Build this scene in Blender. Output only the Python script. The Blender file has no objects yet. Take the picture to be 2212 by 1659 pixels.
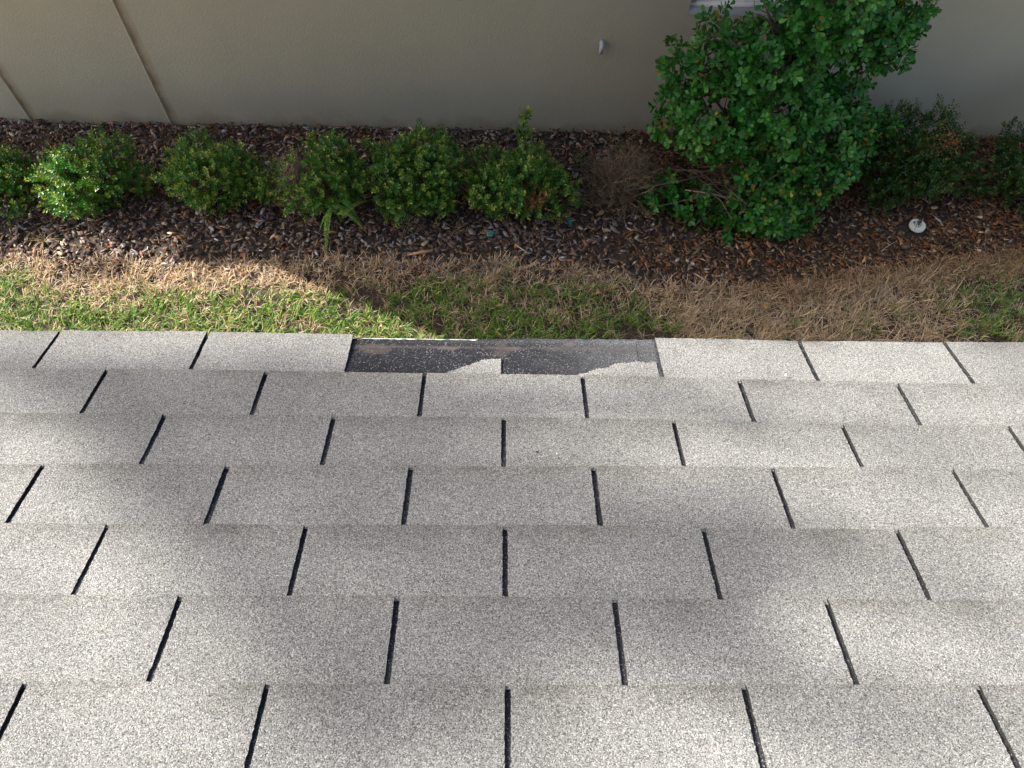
import bpy, math, random
import numpy as np
from mathutils import Matrix, Vector

# ------------------------------------------------------------------ camera, sky, sun
scene = bpy.context.scene
rng = np.random.default_rng(7)
random.seed(7)
CAM_H = 3.93
CM = np.array([[9.99758e-01, 1.0633e-02, 1.9279e-02],
               [1.70e-04, -8.7936e-01, 4.76157e-01],
               [2.2016e-02, -4.76039e-01, -8.79149e-01]])
FPX = 754.43
cam_data = bpy.data.cameras.new("camera")
cam = bpy.data.objects.new("camera", cam_data)
scene.collection.objects.link(cam)
cam_data.sensor_width = 36.0
cam_data.lens = FPX / 1024 * 36.0
cam_data.clip_start = 0.02
cam_data.clip_end = 500
mw = Matrix.Identity(4)
for r in range(3):
    mw[r][0] = CM[r, 0]
    mw[r][1] = -CM[r, 1]
    mw[r][2] = -CM[r, 2]
mw[2][3] = CAM_H
cam.matrix_world = mw
scene.camera = cam

SUN_EL = math.radians(40.0)
SUN_PHI = math.radians(15.0)           # how far the sun stands off the eave line, towards the neighbour's side
SDIR = np.array([-math.cos(SUN_EL) * math.cos(SUN_PHI), math.cos(SUN_EL) * math.sin(SUN_PHI), math.sin(SUN_EL)])
world = bpy.data.worlds.new("World")
scene.world = world
world.use_nodes = True
wn = world.node_tree.nodes
wl = world.node_tree.links
bg = wn["Background"]
sky = wn.new("ShaderNodeTexSky")
sky.sky_type = 'NISHITA'
sky.sun_disc = False
sky.sun_elevation = SUN_EL
sky.sun_rotation = math.atan2(SDIR[0], SDIR[1])
sky.dust_density = 4.0
sky.ozone_density = 0.4
wl.new(sky.outputs[0], bg.inputs[0])
bg.inputs[1].default_value = 0.135
sl = bpy.data.lights.new("sun", 'SUN')
sl.energy = 4.6
sl.angle = math.radians(0.55)
sl.color = (1.0, 0.96, 0.91)
so = bpy.data.objects.new("sun", sl)
scene.collection.objects.link(so)
so.rotation_euler = Vector(SDIR).to_track_quat('Z', 'Y').to_euler()
scene.view_settings.view_transform = 'Standard'
scene.view_settings.look = 'None'
scene.view_settings.exposure = 1.38
scene.view_settings.gamma = 1.0
scene.render.engine = 'CYCLES'
scene.cycles.max_bounces = 7
scene.cycles.diffuse_bounces = 4

# ------------------------------------------------------------------ helpers
S = 1024 / 2212


def ray(px, py):
    return CM @ np.array([(px * S - 512) / FPX, (py * S - 384) / FPX, 1.0])


def at(px, py, h=None, y=None):
    """world point seen at photo position px, py, at height h or at distance y"""
    d = ray(px, py)
    s = (h - CAM_H) / d[2] if h is not None else y / d[1]
    return np.array([0, 0, CAM_H]) + s * d


def unit(a):
    a = np.asarray(a, float)
    return a / (np.linalg.norm(a, axis=-1, keepdims=True) + 1e-12)


def empty(name, loc, label=None, cat=None, group=None, kind=None):
    o = bpy.data.objects.new(name, None)
    scene.collection.objects.link(o)
    o.location = loc
    o.empty_display_size = 0.1
    tag(o, label, cat, group, kind)
    return o


def tag(o, label=None, cat=None, group=None, kind=None):
    if label:
        o['label'] = label
    if cat:
        o['category'] = cat
    if group:
        o['group'] = group
    if kind:
        o['kind'] = kind
    return o


class MB:
    """collects verts / faces / per-vertex colours"""

    def __init__(s):
        s.v = []
        s.idx = []
        s.tot = []
        s.c = []
        s.n = 0

    def add(s, V, F, col=(1, 1, 1)):
        V = np.asarray(V, float).reshape(-1, 3)
        s.v.append(V)
        for f in F:
            s.idx.append(np.asarray(f, int) + s.n)
            s.tot.append(np.array([len(f)]))
        c = np.asarray(col, float)
        if c.ndim == 1:
            c = np.tile(c, (len(V), 1))
        s.c.append(c)
        s.n += len(V)

    def inst(s, V, F, col):
        """V (n,k,3) copies of a template, F its faces, col (n,3) or (n,k,3)"""
        n, k, _ = V.shape
        s.v.append(V.reshape(-1, 3))
        off = (np.arange(n) * k)[:, None] + s.n
        flat = np.concatenate([np.asarray(f) for f in F])
        s.idx.append((off + flat[None, :]).ravel())
        s.tot.append(np.tile(np.array([len(f) for f in F]), n))
        col = np.asarray(col, float)
        if col.ndim == 2:
            col = np.repeat(col[:, None, :], k, axis=1)
        s.c.append(col.reshape(-1, 3))
        s.n += n * k

    def grid(s, G, col=(1, 1, 1)):
        """G (a,b,3) array of points"""
        a, b, _ = G.shape
        i = np.arange(a * b).reshape(a, b)
        q = np.stack([i[:-1, :-1], i[1:, :-1], i[1:, 1:], i[:-1, 1:]], -1).reshape(-1, 4)
        s.v.append(G.reshape(-1, 3))
        s.idx.append(q.ravel() + s.n)
        s.tot.append(np.full(len(q), 4))
        c = np.asarray(col, float)
        if c.ndim == 1:
            c = np.tile(c, (a * b, 1))
        s.c.append(c.reshape(-1, 3))
        s.n += a * b

    def box(s, x0, x1, y0, y1, z0, z1, col=(1, 1, 1)):
        V = [(x, y, z) for x in (x0, x1) for y in (y0, y1) for z in (z0, z1)]
        F = [(0, 1, 3, 2), (4, 6, 7, 5), (0, 4, 5, 1), (2, 3, 7, 6), (0, 2, 6, 4), (1, 5, 7, 3)]
        s.add(V, F, col)

    def tube(s, pts, rad, sides=6, col=(1, 1, 1), cap=True):
        pts = np.asarray(pts, float)
        n = len(pts)
        rad = np.broadcast_to(np.asarray(rad, float), (n,))
        t = unit(np.gradient(pts, axis=0))
        ref = np.array([0, 0, 1.0]) if abs(t[0][2]) < 0.9 else np.array([1.0, 0, 0])
        a = unit(np.cross(t, ref))
        b = np.cross(t, a)
        ang = np.linspace(0, 2 * np.pi, sides, endpoint=False)
        R = pts[:, None, :] + rad[:, None, None] * (np.cos(ang)[None, :, None] * a[:, None, :] + np.sin(ang)[None, :, None] * b[:, None, :])
        F = []
        for i in range(n - 1):
            for j in range(sides):
                k = (j + 1) % sides
                F.append((i * sides + j, i * sides + k, (i + 1) * sides + k, (i + 1) * sides + j))
        if cap:
            F.append(tuple(range(sides))[::-1])
            F.append(tuple((n - 1) * sides + j for j in range(sides)))
        s.add(R.reshape(-1, 3), F, col)

    def build(s, name, mat, parent=None, smooth=False, origin=None):
        V = np.concatenate(s.v)
        if origin is not None:
            V = V - np.asarray(origin)
        idx = np.concatenate(s.idx).astype(np.int32)
        tot = np.concatenate(s.tot).astype(np.int32)
        me = bpy.data.meshes.new(name)
        me.vertices.add(len(V))
        me.vertices.foreach_set("co", V.astype(np.float32).ravel())
        me.loops.add(len(idx))
        me.loops.foreach_set("vertex_index", idx)
        me.polygons.add(len(tot))
        st = np.concatenate([[0], np.cumsum(tot)[:-1]]).astype(np.int32)
        me.polygons.foreach_set("loop_start", st)
        me.polygons.foreach_set("loop_total", tot)
        if smooth:
            me.polygons.foreach_set("use_smooth", np.ones(len(tot), bool))
        ca = me.color_attributes.new("Col", 'FLOAT_COLOR', 'POINT')
        C4 = np.concatenate([np.concatenate(s.c), np.ones((len(V), 1))], 1)
        ca.data.foreach_set("color", C4.astype(np.float32).ravel())
        me.materials.append(mat)
        me.update(calc_edges=True)
        me.validate()
        o = bpy.data.objects.new(name, me)
        scene.collection.objects.link(o)
        if parent is not None:
            o.parent = parent
        elif origin is not None:
            o.location = origin
        return o


def vnoise(seed):
    """smooth 2-D value noise"""
    r = np.random.default_rng(seed)
    T = r.random((64, 64))

    def f(x, y):
        x = np.asarray(x, float)
        y = np.asarray(y, float)
        xi = np.floor(x).astype(int)
        yi = np.floor(y).astype(int)
        fx = x - xi
        fy = y - yi
        fx = fx * fx * (3 - 2 * fx)
        fy = fy * fy * (3 - 2 * fy)
        g = lambda i, j: T[i % 64, j % 64]
        return (g(xi, yi) * (1 - fx) + g(xi + 1, yi) * fx) * (1 - fy) + (g(xi, yi + 1) * (1 - fx) + g(xi + 1, yi + 1) * fx) * fy
    return f


# ------------------------------------------------------------------ materials
def new_mat(name):
    m = bpy.data.materials.new(name)
    m.use_nodes = True
    nt = m.node_tree
    return m, nt, nt.nodes["Principled BSDF"]


def nd(nt, t, **kw):
    n = nt.nodes.new(t)
    for k, v in kw.items():
        setattr(n, k, v)
    return n


def ramp(nt, fac, stops, interp='LINEAR'):
    r = nt.nodes.new("ShaderNodeValToRGB")
    r.color_ramp.interpolation = interp
    e = r.color_ramp.elements
    while len(e) < len(stops):
        e.new(0.5)
    for i, (p, c) in enumerate(stops):
        e[i].position = p
        e[i].color = (*c, 1) if not isinstance(c, float) else (c, c, c, 1)
    nt.links.new(fac, r.inputs[0])
    return r.outputs[0]


def mul(nt, a, b, fac=1.0, mode='MULTIPLY'):
    m = nd(nt, "ShaderNodeMix", data_type='RGBA', blend_type=mode)
    if isinstance(fac, float):
        m.inputs[0].default_value = fac
    else:
        nt.links.new(fac, m.inputs[0])
    for i, x in ((6, a), (7, b)):
        if isinstance(x, tuple):
            m.inputs[i].default_value = (*x, 1)
        else:
            nt.links.new(x, m.inputs[i])
    return m.outputs[2]


def noise(nt, vec, scale, detail=3.0, rough=0.55):
    n = nd(nt, "ShaderNodeTexNoise")
    n.inputs["Scale"].default_value = scale
    n.inputs["Detail"].default_value = detail
    n.inputs["Roughness"].default_value = rough
    nt.links.new(vec, n.inputs["Vector"])
    return n.outputs[0]


def leaf_mat(name, trans=0.25, rough=0.4, spec=0.5):
    m, nt, p = new_mat(name)
    at_ = nd(nt, "ShaderNodeVertexColor", layer_name="Col")
    nt.links.new(at_.outputs[0], p.inputs["Base Color"])
    p.inputs["Roughness"].default_value = rough
    p.inputs["Specular IOR Level"].default_value = spec
    if trans > 0:
        tr = nd(nt, "ShaderNodeBsdfTranslucent")
        c = mul(nt, at_.outputs[0], (1.0, 1.25, 0.45))
        nt.links.new(c, tr.inputs[0])
        mx = nd(nt, "ShaderNodeMixShader")
        mx.inputs[0].default_value = trans
        nt.links.new(p.outputs[0], mx.inputs[1])
        nt.links.new(tr.outputs[0], mx.inputs[2])
        nt.links.new(mx.outputs[0], nt.nodes["Material Output"].inputs[0])
    return m


def simple_mat(name, col, rough=0.6, var=0.12, scale=30, bump=0.0, bscale=200):
    m, nt, p = new_mat(name)
    tc = nd(nt, "ShaderNodeTexCoord").outputs["Object"]
    n = noise(nt, tc, scale)
    a = tuple(c * (1 - var) for c in col)
    b = tuple(min(1, c * (1 + var)) for c in col)
    nt.links.new(ramp(nt, n, [(0.3, a), (0.7, b)]), p.inputs["Base Color"])
    p.inputs["Roughness"].default_value = rough
    if bump:
        bp = nd(nt, "ShaderNodeBump")
        bp.inputs["Strength"].default_value = bump
        bp.inputs["Distance"].default_value = 0.002
        nt.links.new(noise(nt, tc, bscale), bp.inputs["Height"])
        nt.links.new(bp.outputs[0], p.inputs["Normal"])
    return m


def granule_mat(name, stops, scale=760, stain=True, bump=0.55):
    """asphalt shingle: coloured mineral granules, wear and darker course edges; Col.r = share of the course, Col.g = tab tint"""
    m, nt, p = new_mat(name)
    tc = nd(nt, "ShaderNodeTexCoord").outputs["Object"]
    v = nd(nt, "ShaderNodeTexVoronoi")
    v.inputs["Scale"].default_value = scale
    nt.links.new(tc, v.inputs["Vector"])
    sep = nd(nt, "ShaderNodeSeparateColor")
    nt.links.new(v.outputs["Color"], sep.inputs[0])
    col = ramp(nt, sep.outputs[0], stops)
    # coarser grain so that it still shows from a distance
    v2 = nd(nt, "ShaderNodeTexVoronoi")
    v2.inputs["Scale"].default_value = scale * 0.42
    nt.links.new(tc, v2.inputs["Vector"])
    sep2 = nd(nt, "ShaderNodeSeparateColor")
    nt.links.new(v2.outputs["Color"], sep2.inputs[0])
    col = mul(nt, col, ramp(nt, sep2.outputs[1], [(0.0, 0.84), (0.5, 0.98), (1.0, 1.0)]), 0.4)
    # faint hue difference of granules
    col = mul(nt, col, ramp(nt, sep.outputs[2], [(0.0, (0.93, 0.96, 0.96)), (0.5, (1.0, 0.99, 0.965)), (1.0, (1.0, 0.95, 0.88))]))
    if stain:
        at_ = nd(nt, "ShaderNodeVertexColor", layer_name="Col")
        s3 = nd(nt, "ShaderNodeSeparateColor")
        nt.links.new(at_.outputs[0], s3.inputs[0])
        tint = ramp(nt, s3.outputs[1], [(0.0, 0.13), (0.1, 0.13), (0.2, 0.82), (1.0, 1.0)])
        col = mul(nt, col, tint)
        # broad weathering
        n1 = noise(nt, tc, 5.5, 4)
        col = mul(nt, col, ramp(nt, n1, [(0.32, (0.80, 0.80, 0.81)), (0.62, (1.0, 1.0, 1.0))]))
        # noisy darker band just above each butt edge
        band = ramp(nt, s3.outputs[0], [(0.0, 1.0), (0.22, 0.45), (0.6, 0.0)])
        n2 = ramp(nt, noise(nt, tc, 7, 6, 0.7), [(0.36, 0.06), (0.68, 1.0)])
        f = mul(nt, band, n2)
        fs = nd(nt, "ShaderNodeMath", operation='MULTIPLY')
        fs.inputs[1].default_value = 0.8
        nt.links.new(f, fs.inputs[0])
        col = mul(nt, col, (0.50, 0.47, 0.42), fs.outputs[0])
        # thin darker line along the upslope edge, where the next course lies on it
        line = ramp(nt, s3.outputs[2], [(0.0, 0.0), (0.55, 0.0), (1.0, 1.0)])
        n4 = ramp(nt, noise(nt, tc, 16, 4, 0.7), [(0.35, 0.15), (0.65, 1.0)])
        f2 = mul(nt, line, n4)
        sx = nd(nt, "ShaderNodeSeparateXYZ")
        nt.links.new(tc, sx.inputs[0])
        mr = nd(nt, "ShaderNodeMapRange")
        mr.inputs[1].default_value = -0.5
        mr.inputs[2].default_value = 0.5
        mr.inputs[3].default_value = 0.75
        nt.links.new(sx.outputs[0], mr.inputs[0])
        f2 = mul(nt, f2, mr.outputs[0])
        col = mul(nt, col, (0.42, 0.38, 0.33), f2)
    nt.links.new(col, p.inputs["Base Color"])
    p.inputs["Roughness"].default_value = 0.85
    p.inputs["Specular IOR Level"].default_value = 0.35
    bp = nd(nt, "ShaderNodeBump")
    bp.inputs["Strength"].default_value = bump
    bp.inputs["Distance"].default_value = 0.0012
    inv = nd(nt, "ShaderNodeMath", operation='SUBTRACT')
    inv.inputs[0].default_value = 1.0
    nt.links.new(v.outputs["Distance"], inv.inputs[1])
    nt.links.new(inv.outputs[0], bp.inputs["Height"])
    nt.links.new(bp.outputs[0], p.inputs["Normal"])
    return m


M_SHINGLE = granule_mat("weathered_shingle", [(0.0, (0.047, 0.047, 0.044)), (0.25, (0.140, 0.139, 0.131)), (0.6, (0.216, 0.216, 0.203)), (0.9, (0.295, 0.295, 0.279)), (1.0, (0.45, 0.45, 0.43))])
M_DARKGR = granule_mat("black_granules", [(0.0, (0.012, 0.012, 0.014)), (0.80, (0.022, 0.022, 0.026)), (0.92, (0.06, 0.06, 0.065)), (1.0, (0.22, 0.22, 0.22))], stain=False)


def starter_material():
    m, nt, p = new_mat("starter_strip_granules")
    tc = nd(nt, "ShaderNodeTexCoord").outputs["Object"]
    v = nd(nt, "ShaderNodeTexVoronoi")
    v.inputs["Scale"].default_value = 620
    nt.links.new(tc, v.inputs["Vector"])
    sep = nd(nt, "ShaderNodeSeparateColor")
    nt.links.new(v.outputs["Color"], sep.inputs[0])
    dark = ramp(nt, sep.outputs[0], [(0.0, (0.006, 0.006, 0.008)), (0.78, (0.017, 0.018, 0.0195)), (0.94, (0.045, 0.047, 0.050)), (1.0, (0.19, 0.19, 0.195))])
    grey = ramp(nt, sep.outputs[1], [(0.0, (0.028, 0.029, 0.030)), (0.5, (0.062, 0.065, 0.066)), (1.0, (0.16, 0.165, 0.167))])
    at_ = nd(nt, "ShaderNodeVertexColor", layer_name="Col")
    s3 = nd(nt, "ShaderNodeSeparateColor")
    nt.links.new(at_.outputs[0], s3.inputs[0])
    col = mul(nt, dark, grey, s3.outputs[0], 'MIX')
    n = ramp(nt, noise(nt, tc, 40, 4), [(0.35, 0.35), (0.6, 1.0)])
    f = mul(nt, s3.outputs[1], n)
    col = mul(nt, col, (0.07, 0.057, 0.050), f, 'MIX')
    f3 = mul(nt, s3.outputs[2], (1.0, 1.0, 1.0))
    col = mul(nt, col, (0.07, 0.058, 0.050), f3, 'MIX')
    nt.links.new(col, p.inputs["Base Color"])
    p.inputs["Roughness"].default_value = 0.85
    p.inputs["Specular IOR Level"].default_value = 0.12
    bp = nd(nt, "ShaderNodeBump")
    bp.inputs["Strength"].default_value = 0.5
    bp.inputs["Distance"].default_value = 0.001
    nt.links.new(v.outputs["Distance"], bp.inputs["Height"])
    nt.links.new(bp.outputs[0], p.inputs["Normal"])
    return m


def stucco_material():
    m, nt, p = new_mat("beige_stucco")
    tc = nd(nt, "ShaderNodeTexCoord").outputs["Object"]
    n1 = noise(nt, tc, 1.3, 3)
    col = ramp(nt, n1, [(0.3, (0.44, 0.40, 0.295)), (0.7, (0.485, 0.44, 0.325))])
    n2 = noise(nt, tc, 170, 3, 0.7)
    col = mul(nt, col, ramp(nt, n2, [(0.35, 0.86), (0.65, 1.0)]))
    # faint rain streaks
    mp = nd(nt, "ShaderNodeMapping")
    mp.inputs["Scale"].default_value = (7, 7, 0.5)
    nt.links.new(tc, mp.inputs[0])
    n3 = noise(nt, mp.outputs[0], 1.0, 3)
    col = mul(nt, col, ramp(nt, n3, [(0.35, 0.985), (0.6, 1.0)]))
    # earth splashed on the foot of the wall
    sx = nd(nt, "ShaderNodeSeparateXYZ")
    nt.links.new(tc, sx.inputs[0])
    ad = nd(nt, "ShaderNodeMath", operation='ADD')
    nt.links.new(sx.outputs[2], ad.inputs[0])
    nz = nd(nt, "ShaderNodeMath", operation='MULTIPLY')
    nz.inputs[1].default_value = 0.35
    nt.links.new(noise(nt, tc, 4, 5, .65), nz.inputs[0])
    nt.links.new(nz.outputs[0], ad.inputs[1])
    col = mul(nt, col, ramp(nt, ad.outputs[0], [(0.12, (0.62, 0.58, 0.52)), (0.30, (1.0, 1.0, 1.0))]))
    # rust-brown stain that runs down beside each joint bead
    at_ = nd(nt, "ShaderNodeVertexColor", layer_name="Col")
    s3 = nd(nt, "ShaderNodeSeparateColor")
    nt.links.new(at_.outputs[0], s3.inputs[0])
    sn = ramp(nt, noise(nt, tc, 9, 4), [(0.3, 0.35), (0.65, 1.0)])
    f = mul(nt, s3.outputs[0], sn)
    col = mul(nt, col, (0.50, 0.30, 0.16), f)
    nt.links.new(col, p.inputs["Base Color"])
    p.inputs["Roughness"].default_value = 0.9
    p.inputs["Specular IOR Level"].default_value = 0.2
    bp = nd(nt, "ShaderNodeBump")
    bp.inputs["Strength"].default_value = 0.6
    bp.inputs["Distance"].default_value = 0.005
    nt.links.new(noise(nt, tc, 75, 5, 0.7), bp.inputs["Height"])
    nt.links.new(bp.outputs[0], p.inputs["Normal"])
    return m


M_STARTER = starter_material()
M_STUCCO = stucco_material()
M_WHITE = simple_mat("white_painted_metal", (0.75, 0.74, 0.71), 0.4, 0.06, 12)
M_FASCIA = simple_mat("painted_fascia_board", (0.6, 0.57, 0.5), 0.6, 0.1, 8)
M_LEAF = leaf_mat("glossy_leaf", 0.22, 0.42, 0.38)
M_SMALL = leaf_mat("small_leaf", 0.27, 0.38, 0.5)
M_GRASS = leaf_mat("grass_blade", 0.28, 0.55, 0.3)
M_CHIP = leaf_mat("bark_chip", 0.0, 0.9, 0.08)
M_TWIG = leaf_mat("twig_bark", 0.0, 0.85, 0.2)

# ------------------------------------------------------------------ our roof
PITCH = math.radians(22.6)
RO = np.array([0.014, 0.832, 2.6035])
RY = np.array([0, -math.cos(PITCH), math.sin(PITCH)])
RN = np.array([0, math.sin(PITCH), math.cos(PITCH)])
TABW, EXPO = 0.3048, 0.127


def rp(u, v, n):
    u = np.asarray(u, float)[..., None]
    v = np.asarray(v, float)[..., None]
    n = np.asarray(n, float)[..., None]
    return RO + u * TABW * np.array([1.0, 0, 0]) + v * EXPO * RY + n * RN


def uv_at(px, py, n=0.0095):
    d = ray(px, py)
    c = np.array([0, 0, CAM_H])
    s = ((RO - c) @ RN + n) / (d @ RN)
    q = c + s * d - RO
    return q[0] / TABW, (q @ RY) / EXPO


def curve(pts, n=0.0095):
    a = sorted(uv_at(x, y, n) for x, y in pts)
    us = [q[0] for q in a]
    vs = [q[1] for q in a]
    return lambda u: np.interp(u, us, vs)


eave_edge = curve([(0, 713), (118, 715), (443, 717), (600, 719), (765, 722), (1415, 730), (1600, 733), (1730, 736), (2045, 739), (2212, 741)])
lip_edge = curve([(0, 722), (765, 728), (1050, 732), (1417, 735), (2212, 747)], 0.004)
butts = {0: eave_edge,
         1: lambda u: np.interp(u, [-3, .5, 1.5, 2.5, 4], [1.10, 1.115, 1.176, 1.225, 1.235]),
         2: lambda u: np.interp(u, [-3, 0, 1, 2, 4], [2.095, 2.08, 2.108, 2.171, 2.17]),
         3: lambda u: np.interp(u, [-3, 0, 2.4, 2.6, 4], [3.09, 3.06, 3.03, 3.03, 3.0]),
         4: lambda u: np.interp(u, [-3, 0, 1.97, 2.05, 4], [4.075, 4.06, 4.085, 4.03, 4.01]),
         5: lambda u: np.interp(u, [-3, 0, 3], [5.08, 5.075, 5.10]),
         6: lambda u: np.interp(u, [-3, 0, 3], [6.09, 6.10, 6.075])}
slots = {0: [-2.95, -1.975, -1.0, 1.0, 1.987, 2.978], 1: [-2.475, -1.488, -.503, .487, 1.474, 2.468],
         2: [-2.96, -1.977, -.999, -.007, .99, 1.98, 2.97], 3: [-2.48, -1.499, -.511, .482, 1.468, 2.471],
         4: [-2.95, -1.973, -.992, 0, .998, 1.98, 2.97], 5: [-2.48, -1.478, -.492, .5, 1.483, 2.48],
         6: [-2.95, -1.965, -.981, .008, .994, 1.985, 2.97]}
NCOURSE = 17
UMAX = 13.0


def butt(k, u):
    if k in butts:
        return butts[k](u)
    return np.full_like(np.asarray(u, float), k + 0.09)


def slot_list(k):
    base = list(slots.get(k, []))
    off = 0.0 if k % 2 == 0 else 0.5
    if not base:
        return [i + off + random.uniform(-.015, .015) for i in range(-13, 13)]
    lo, hi = min(base), max(base)
    r = [x for x in (i + off + random.uniform(-.015, .015) for i in range(-13, 13)) if x < lo - .6 or x > hi + .6]
    return sorted(base + r)


warpn = vnoise(3)
warpm = vnoise(5)


def top_n(k, u, v):
    fr = (v - butt(k, u)) / np.maximum(butt(k + 1, u) - butt(k, u), .8)
    h = 0.0098 - 0.0052 * fr
    w = (warpn(u * 1.6 + 7, v * .9 + 3) - .5) * 0.0030 + (warpm(u * 4.5, v * 2.6 + k * 7.7) - .5) * 0.0011
    return h + w


def jitter_edge(n, amp):
    return rng.normal(0, amp, n)


def tab(mb, k, u0, u1, lowres, vtop=None, tear=None):
    nu = 8 if lowres else 90
    nv = 5 if lowres else 36
    U = np.linspace(u0, u1, nu + 1)
    tl = rng.uniform(-0.0007, 0.0007)
    tw = rng.uniform(-0.0006, 0.0006)
    tint = .2 + .8 * rng.random()
    if tear is None:
        v0 = butt(k, U) + (0 if lowres else 0.004) * rng.normal(0, 1, nu + 1) + rng.uniform(-.012, .012)
    else:
        v0 = tear(U) + 0.010 * rng.normal(0, 1, nu + 1)
    v1 = butt(k + 1, U) + 0.035
    T = np.linspace(0, 1, nv + 1) ** 1.0
    VV = v0[None, :] + (v1 - v0)[None, :] * T[:, None]
    UU = np.repeat(U[None, :], nv + 1, 0)
    if not lowres:
        UU[:, 0] += 0.0012 * rng.normal(0, 1, nv + 1)
        UU[:, -1] += 0.0012 * rng.normal(0, 1, nv + 1)
    fr = VV - butt(k, UU)
    NN = top_n(k, UU, VV) + tl * (1 - fr) + tw * (UU - (u0 + u1) / 2) * 2 * (1 - fr)
    if tear is not None:
        NN = top_n(k, UU, VV)
        NN -= 0.0006 * (T[:, None] < 0.02)
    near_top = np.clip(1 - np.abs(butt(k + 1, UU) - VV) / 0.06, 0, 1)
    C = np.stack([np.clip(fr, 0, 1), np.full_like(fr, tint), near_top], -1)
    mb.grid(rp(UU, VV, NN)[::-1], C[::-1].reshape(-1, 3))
    # front, left and right edge faces
    for uu, vv, nn, cc in ((UU[0], VV[0], NN[0], C[0]), (UU[::-1, 0], VV[::-1, 0], NN[::-1, 0], C[::-1, 0]), (UU[:, -1], VV[:, -1], NN[:, -1], C[:, -1])):
        lo = np.maximum(nn - 0.0058, -0.001)
        G = np.stack([rp(uu, vv, nn), rp(uu, vv, lo)], 0)
        cc = cc * np.array([1, 0, 1])          # cut edges show bare black asphalt
        mb.grid(G, np.stack([cc, cc], 0).reshape(-1, 3))


house = empty("shingled_house", (0, 0, 0), "house with weathered grey asphalt shingle roof, two eave tabs torn away", "house")
sh = MB()
for k in range(NCOURSE):
    sl_ = slot_list(k)
    for a, b in zip(sl_[:-1], sl_[1:]):
        if k == 0 and abs((a + b) / 2) < 0.6:
            continue          # the torn tabs
        hw = 0.0130 + rng.uniform(-.002, .002)
        low = (max(abs(a), abs(b)) > 4.2) or k > 8
        tab(sh, k, a + hw, b - hw, low)
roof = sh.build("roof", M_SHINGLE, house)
# dark layer seen through the cut-outs
un = MB()
U = np.linspace(-13, 12.6, 3)
un.grid(np.stack([rp(U, np.full(3, NCOURSE + 0.5), 0.0012), rp(U, np.full(3, .22), 0.0012)], 0))
for k in range(0, NCOURSE - 1):
    # each lower course runs on under the next one's cut-outs
    U = np.linspace(-12.6, 12.4, 60)
    v0 = butt(k + 1, U) - 0.02
    v1 = butt(k + 2, U) + 0.05
    G = np.stack([rp(U, v1, np.full(60, .0002)), rp(U, v0, np.full(60, .0018))], 0)
    un.grid(G)
un.build("underlay", M_DARKGR, roof)
# roof deck and fascia
dk = MB()


def slab(mb, u0, u1, v0, v1, n0, n1, col=(1, 1, 1)):
    V = [rp(u, v, n) for u in (u0, u1) for v in (v0, v1) for n in (n0, n1)]
    F = [(0, 1, 3, 2), (4, 6, 7, 5), (0, 4, 5, 1), (2, 3, 7, 6), (0, 2, 6, 4), (1, 5, 7, 3)]
    mb.add(V, F, col)


slab(dk, -13, 12.6, .42, NCOURSE + .5, -0.016, -0.0015)
dk.build("roof_deck", simple_mat("plywood", (0.35, 0.25, 0.15)), house)
# starter strip
st = MB()
nu, nv = 320, 44
U = np.linspace(-3.6, 3.6, nu + 1)
v0 = lip_edge(U) + np.interp(U, [-.2, .0], [.02, -.035]) + .006 * rng.normal(0, 1, nu + 1)
V1 = np.full(nu + 1, 1.30)
T = np.linspace(0, 1, nv + 1)
VV = v0 + (V1 - v0) * T[:, None]
UU = np.repeat(U[None, :], nv + 1, 0)
VA = VV - lip_edge(UU)
nzs = vnoise(11)
# grey wear towards the right-hand end, bare sealant band, two bare patches
grey = (UU < 1.0) * np.clip((UU - 0.05 + .25 * (nzs(UU * 5, VV * 5) - .5)) / 1.1, 0, 1) ** 1.3 * 0.85 + 0.6 * np.exp(-((VA - 0.05) / 0.07) ** 2) * np.clip(UU + 0.9, 0, 1) * .5
sealant = np.exp(-((VA - 0.225) / 0.03) ** 2) * 0.8
patch = np.zeros_like(UU)
for (pu, pv, ru, rv, amt) in [(-0.86, .30, .10, .12, .5), (.44, .13, .035, .06, .9), (-.37, .25, .07, .035, .8), (-.02, .3, .05, .2, .35), (.05, .24, .05, .05, .6)]:
    dd = ((UU - pu) / ru) ** 2 + ((VA - pv) / rv) ** 2 + 1.1 * (nzs(UU * 22 + 3, VV * 16) - .5)
    patch = np.maximum(patch, amt * (dd < 1))
C = np.stack([np.clip(grey, 0, 1), sealant, patch], -1)
st.grid(rp(UU, VV, 0.0022 + 0.0006 * (warpn(UU * 3, VV * 2) - .5))[::-1], C[::-1].reshape(-1, 3))
ft = np.stack([rp(U, v0, np.full(nu + 1, .0024)), rp(U, v0, np.full(nu + 1, .0004))], 0)
st.grid(ft)
st.build("starter_strip", M_STARTER, roof)
# seam of the strip: a hairline gap seen as a thin raised dark edge
sm = MB()
pa, pb = uv_at(800 / 2500 * 2212 + 1849 / 2.458 * S * 0 + 0, 0, .0045), None
x0s, y0s = (800 + 1849 / 2.458) * .8848, (750 + 206 / 2.458) * .8848
x1s, y1s = (800 + 1865 / 2.458) * .8848, (750 + 318 / 2.458) * .8848
(ua, va), (ub, vb) = uv_at(x0s, y0s, .005), uv_at(x1s, y1s, .005)
sm.tube(rp(np.linspace(ua, ub, 12) + rng.normal(0, .0008, 12), np.linspace(va, vb, 12), np.full(12, .0026)), 0.0007, 5)
sm.build("seam", M_DARKGR, roof)


# remains of the torn tabs
def crop5(x, y):
    return ((800 + x / 2.458) * .8848, (750 + y / 2.458) * .8848)


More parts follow.
